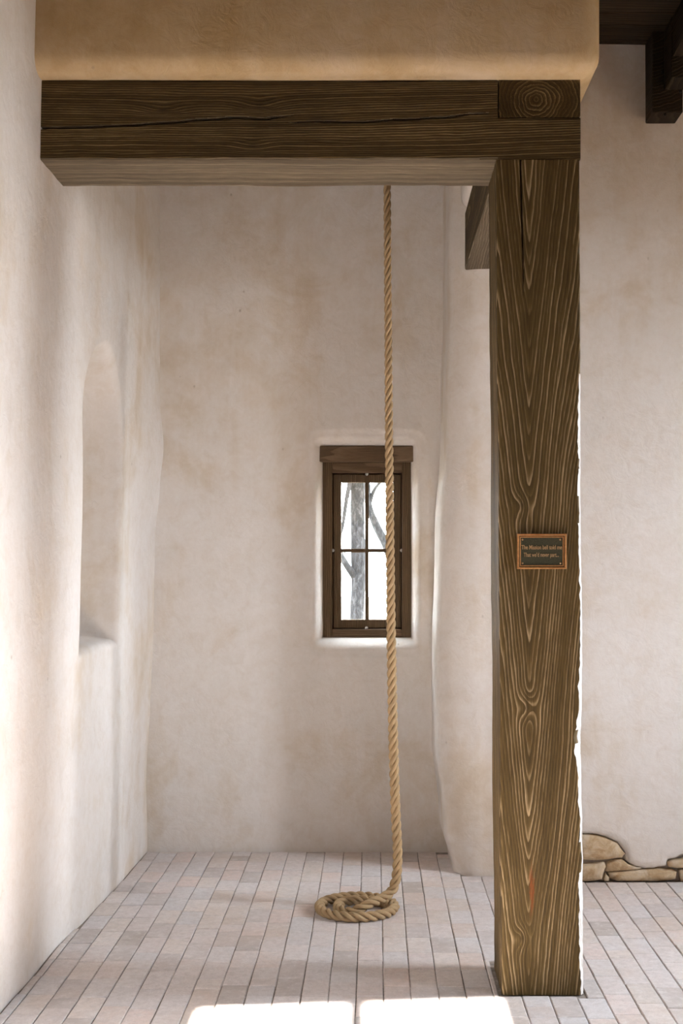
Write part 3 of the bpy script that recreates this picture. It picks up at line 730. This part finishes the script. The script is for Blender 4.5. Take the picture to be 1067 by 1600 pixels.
for s_ in range(3):
    V, Fs, UV = [], [], []
    for i, p in enumerate(line):
        sc = lerp(0.74, 1.0, sm(3.3, 0.6, p.z)) * 1.0
        a = ROT = 2 * math.pi * (L[i] / (PITCH * lerp(1.0, 1.0, 0))) + s_ * 2 * math.pi / 3
        bn = tan[i].cross(nrm[i]); e1 = nrm[i] * math.cos(a) + bn * math.sin(a); e2 = -nrm[i] * math.sin(a) + bn * math.cos(a)
        c = p + e1 * 0.0128 * sc
        # strand leans along the helix: ellipse wider across the rope
        for k in range(NC):
            q = 2 * math.pi * k / NC
            V.append(c + e1 * (math.cos(q) * 0.0108 * sc) + e2 * (math.sin(q) * 0.0122 * sc))
    for i in range(len(line) - 1):
        for k in range(NC): Fs.append((i * NC + k, i * NC + (k + 1) % NC, (i + 1) * NC + (k + 1) % NC, (i + 1) * NC + k))
    Fs.append(tuple(range(NC))[::-1]); b = (len(line) - 1) * NC; Fs.append(tuple(range(b, b + NC)))
    o = obj('strand', V, Fs, M['rope'], None, True); adopt(o, rope)
    uvl = o.data.uv_layers.new(name='UVMap')
    for p_ in o.data.polygons:
        for li in p_.loop_indices:
            vi = o.data.loops[li].vertex_index; uvl.data[li].uv = (L[vi // NC] * 12.0, (vi % NC) / NC * 1.0)
    rr = random.Random(s_)
    for h in range(420):               # loose fibres
        i = rr.randrange(5, len(line) - 2); k = rr.randrange(NC); base = V[i * NC + k]
        out_ = (base - line[i]).normalized(); d = (out_ + tan[i] * rr.uniform(-1.6, 1.6) + Vector((rr.uniform(-.5, .5), rr.uniform(-.5, .5), rr.uniform(-.2, .2)))).normalized()
        ln = rr.uniform(0.004, 0.011); sd2 = d.cross(out_); sd2 = (sd2.normalized() if sd2.length > 1e-3 else Vector((1, 0, 0))) * 0.00035
        o_ = len(hair_v); tip = base + d * ln; mid = base + d * ln * 0.5 + out_ * 0.0008
        if tip.z < 0.002: continue
        hair_v += [base + sd2, base - sd2, mid, tip]; hair_f += [(o_, o_ + 1, o_ + 2), (o_ + 2, o_, o_ + 3), (o_ + 1, o_ + 2, o_ + 3)]
o = obj('loose_fibres', hair_v, hair_f, M['rope']); adopt(o, rope); o['kind'] = 'stuff'

# ------------------------------------------------------------------ plaque
pq = empty('plaque', (kx(845.5), BF, kz(889))); tag(pq, 'small bronze plaque with two lines of raised lettering on the post', 'plaque')
Yp = BF - 0.0075
def frame_ring(name, xa, xb, ya, yb, wpx, y0, y1, mat, bev):
    bm = bmesh.new()
    add_box(bm, kx(xa), kx(xb), y0, y1, kz(ya + wpx), kz(ya), bev); add_box(bm, kx(xa), kx(xb), y0, y1, kz(yb), kz(yb - wpx), bev)
    add_box(bm, kx(xa), kx(xa + wpx), y0, y1, kz(yb - wpx * 0.6), kz(ya + wpx * 0.6), bev); add_box(bm, kx(xb - wpx), kx(xb), y0, y1, kz(yb - wpx * 0.6), kz(ya + wpx * 0.6), bev)
    o = bobj(name, bm, mat); adopt(o, pq); return o
o = box_obj('plate', kx(807.5), kx(883.5), Yp - 0.007, Yp + 0.003, kz(888.5), kz(834.5), M['patina'], None, 0.002); adopt(o, pq)
frame_ring('rim', 807, 884, 834, 889, 3.2, Yp - 0.013, Yp, M['bronze'], 0.0018)
frame_ring('inner_line', 811.3, 879.7, 838.3, 884.7, 1.7, Yp - 0.010, Yp, M['bronze'], 0.001)
for (px, py) in ((815.6, 843.3), (874.3, 843.3), (815.6, 880), (874.5, 880)):
    bm = bmesh.new(); bmesh.ops.create_uvsphere(bm, u_segments=10, v_segments=6, radius=0.0036, matrix=Matrix.Translation((kx(px), Yp - 0.008, kz(py))))
    adopt(bobj('screw', bm, M['letters'], None, True), pq)
def lettering(txt, x0, x1, ybase, size):
    cu = bpy.data.curves.new('lettering', 'FONT'); cu.body = txt; cu.size = size; cu.extrude = 0.0012; cu.offset = 0.0003
    to = bpy.data.objects.new('lettering_curve', cu); C.objects.link(to)
    dg = bpy.context.evaluated_depsgraph_get(); me = bpy.data.meshes.new_from_object(to.evaluated_get(dg))
    bpy.data.objects.remove(to)
    xs_ = [v.co.x for v in me.vertices]; w0, w1 = min(xs_), max(xs_)
    for v in me.vertices:
        X = lerp(kx(x0), kx(x1), (v.co.x - w0) / (w1 - w0)); v.co = Vector((X, Yp - 0.0085 - v.co.z, kz(ybase) + v.co.y))
    me.materials.clear(); me.materials.append(M['letters'])
    o = bpy.data.objects.new('lettering', me); C.objects.link(o); adopt(o, pq); return o
lettering('The Mission bell told me', 814.0, 876.8, 858.2, 0.0215)
lettering("That we\u2019d never part...", 817.4, 872.0, 869.9, 0.0215)

# ------------------------------------------------------------------ trees beyond the window
def limb(name, pts, parent, seed):
    V, Fs = [], []; n_ = 14; line_ = catmull([Vector(p[:3]) for p in pts], 0.05); m_ = len(line_)
    for i, p in enumerate(line_):
        f = i / (m_ - 1) * (len(pts) - 1); a = min(int(f), len(pts) - 2); r = lerp(pts[a][3], pts[a + 1][3], f - a)
        tg = (line_[min(i + 1, m_ - 1)] - line_[max(i - 1, 0)]).normalized(); s1 = tg.cross(Vector((0, 1, 0.01))).normalized(); s2 = tg.cross(s1)
        for k in range(n_):
            q = 2 * math.pi * k / n_; rr = r * (1 + 0.25 * fn(math.cos(q) * 1.5 + seed, math.sin(q) * 1.5, i * 0.16))
            V.append(p + s1 * rr * math.cos(q) + s2 * rr * math.sin(q))
    for i in range(m_ - 1):
        for k in range(n_): Fs.append((i * n_ + k, i * n_ + (k + 1) % n_, (i + 1) * n_ + (k + 1) % n_, (i + 1) * n_ + k))
    o = obj(name, V, Fs, M['bark'], None, True); adopt(o, parent); return o
TY = 10.2; tx = lambda px: (px - VX) * TY / F; tz = lambda py: CH + (HY - py) * TY / F
tree = empty('tree', (tx(560), TY, -0.14)); tag(tree, 'grey mottled tree with leaning branches outside the window', 'tree')
limb('trunk', [(tx(556), TY, -0.25, 0.085), (tx(557), TY, tz(970), 0.062), (tx(560), TY, tz(880), 0.055), (tx(558), TY, tz(760), 0.052), (tx(556), TY, 3.4, 0.045), (tx(552), TY, 4.6, 0.03)], tree, 1)
limb('branch', [(tx(557), TY, tz(905), 0.03), (tx(540), TY - 0.1, tz(880), 0.0236), (tx(520), TY - 0.1, tz(840), 0.018), (tx(490), TY, tz(760), 0.012)], tree, 2)
limb('branch', [(tx(557), TY, tz(700), 0.03), (tx(542), TY - 0.1, tz(780), 0.020), (tx(534), TY - 0.1, tz(830), 0.016), (tx(526), TY - 0.1, tz(850), 0.010)], tree, 3)
tree2 = empty('tree', (tx(640) * 1.32, TY * 1.32, -0.14)); tag(tree2, 'leaning grey tree limb seen in the right window panes', 'tree')
k2 = 1.32
limb('trunk', [(tx(640) * k2, TY * k2, -0.25, 0.10), (tx(628) * k2, TY * k2, 1.0, 0.075), (tx(607) * k2, TY * k2, CH + 0.12, 0.055), (tx(588) * k2, TY * k2, CH + 0.38, 0.045), (tx(575) * k2, TY * k2, CH + 0.62, 0.038), (tx(572) * k2, TY * k2, 3.2, 0.03)], tree2, 5)
limb('branch', [(tx(576) * k2, TY * k2, CH + 0.6, 0.03), (tx(586) * k2, TY * k2, CH + 0.78, 0.02), (tx(605) * k2, TY * k2, CH + 0.92, 0.012)], tree2, 6)

def crown_blocker(parent, blobs, seed):
    """leafy crown: added above the view to cut window light, lumpy masses with leaf blades"""
    rr = random.Random(seed); bm = bmesh.new(); leaves = []
    for (cx, cy, cz, rx_, ry_, rz_) in blobs:
        r = bmesh.ops.create_icosphere(bm, subdivisions=4, radius=1.0)
        for v in r['verts']:
            d = v.co.copy(); k = 1 + 0.28 * fn(d.x * 2 + cx, d.y * 2 + cy, d.z * 2 + seed) + 0.12 * fn(d.x * 6, d.y * 6 + cx, d.z * 6)
            v.co = Vector((cx + d.x * rx_ * k, cy + d.y * ry_ * k, max(cz + d.z * rz_ * k, cz - rz_ * 0.8)))
        for v in r['verts']:
            for q in range(2):
                leaves.append((v.co.copy(), (v.co - Vector((cx, cy, cz))).normalized()))
    for p, nrm_ in leaves:
        a = Vector((rr.uniform(-1, 1), rr.uniform(-1, 1), rr.uniform(-1, 0.6))).normalized(); b_ = a.cross(nrm_ + Vector((0.01, 0.02, 0.03))).normalized()
        p = p + nrm_ * rr.uniform(0, 0.08); l_, w_ = rr.uniform(0.06, 0.12), rr.uniform(0.02, 0.035)
        bm.faces.new([bm.verts.new(p), bm.verts.new(p + a * l_ * 0.5 + b_ * w_), bm.verts.new(p + a * l_), bm.verts.new(p + a * l_ * 0.5 - b_ * w_)])
    o = bobj('crown_blocker', bm, M['leaf']); adopt(o, parent); o['kind'] = 'stuff'
crown_blocker(tree, [(-1.3, 10.3, 3.78, 2.0, 0.9, 1.75), (0.9, 10.2, 3.86, 1.7, 0.85, 1.85), (-0.2, 10.4, 5.4, 2.0, 0.9, 1.5), (-3.2, 10.3, 3.75, 1.5, 0.9, 1.7)], 3)  # leaf masses added out of view to block sky light from the window
crown_blocker(tree2, [(2.4, 13.6, 4.4, 2.0, 1.2, 2.1), (0.6, 13.8, 5.2, 2.2, 1.2, 2.0), (4.0, 13.6, 4.6, 1.6, 1.2, 1.9)], 8)
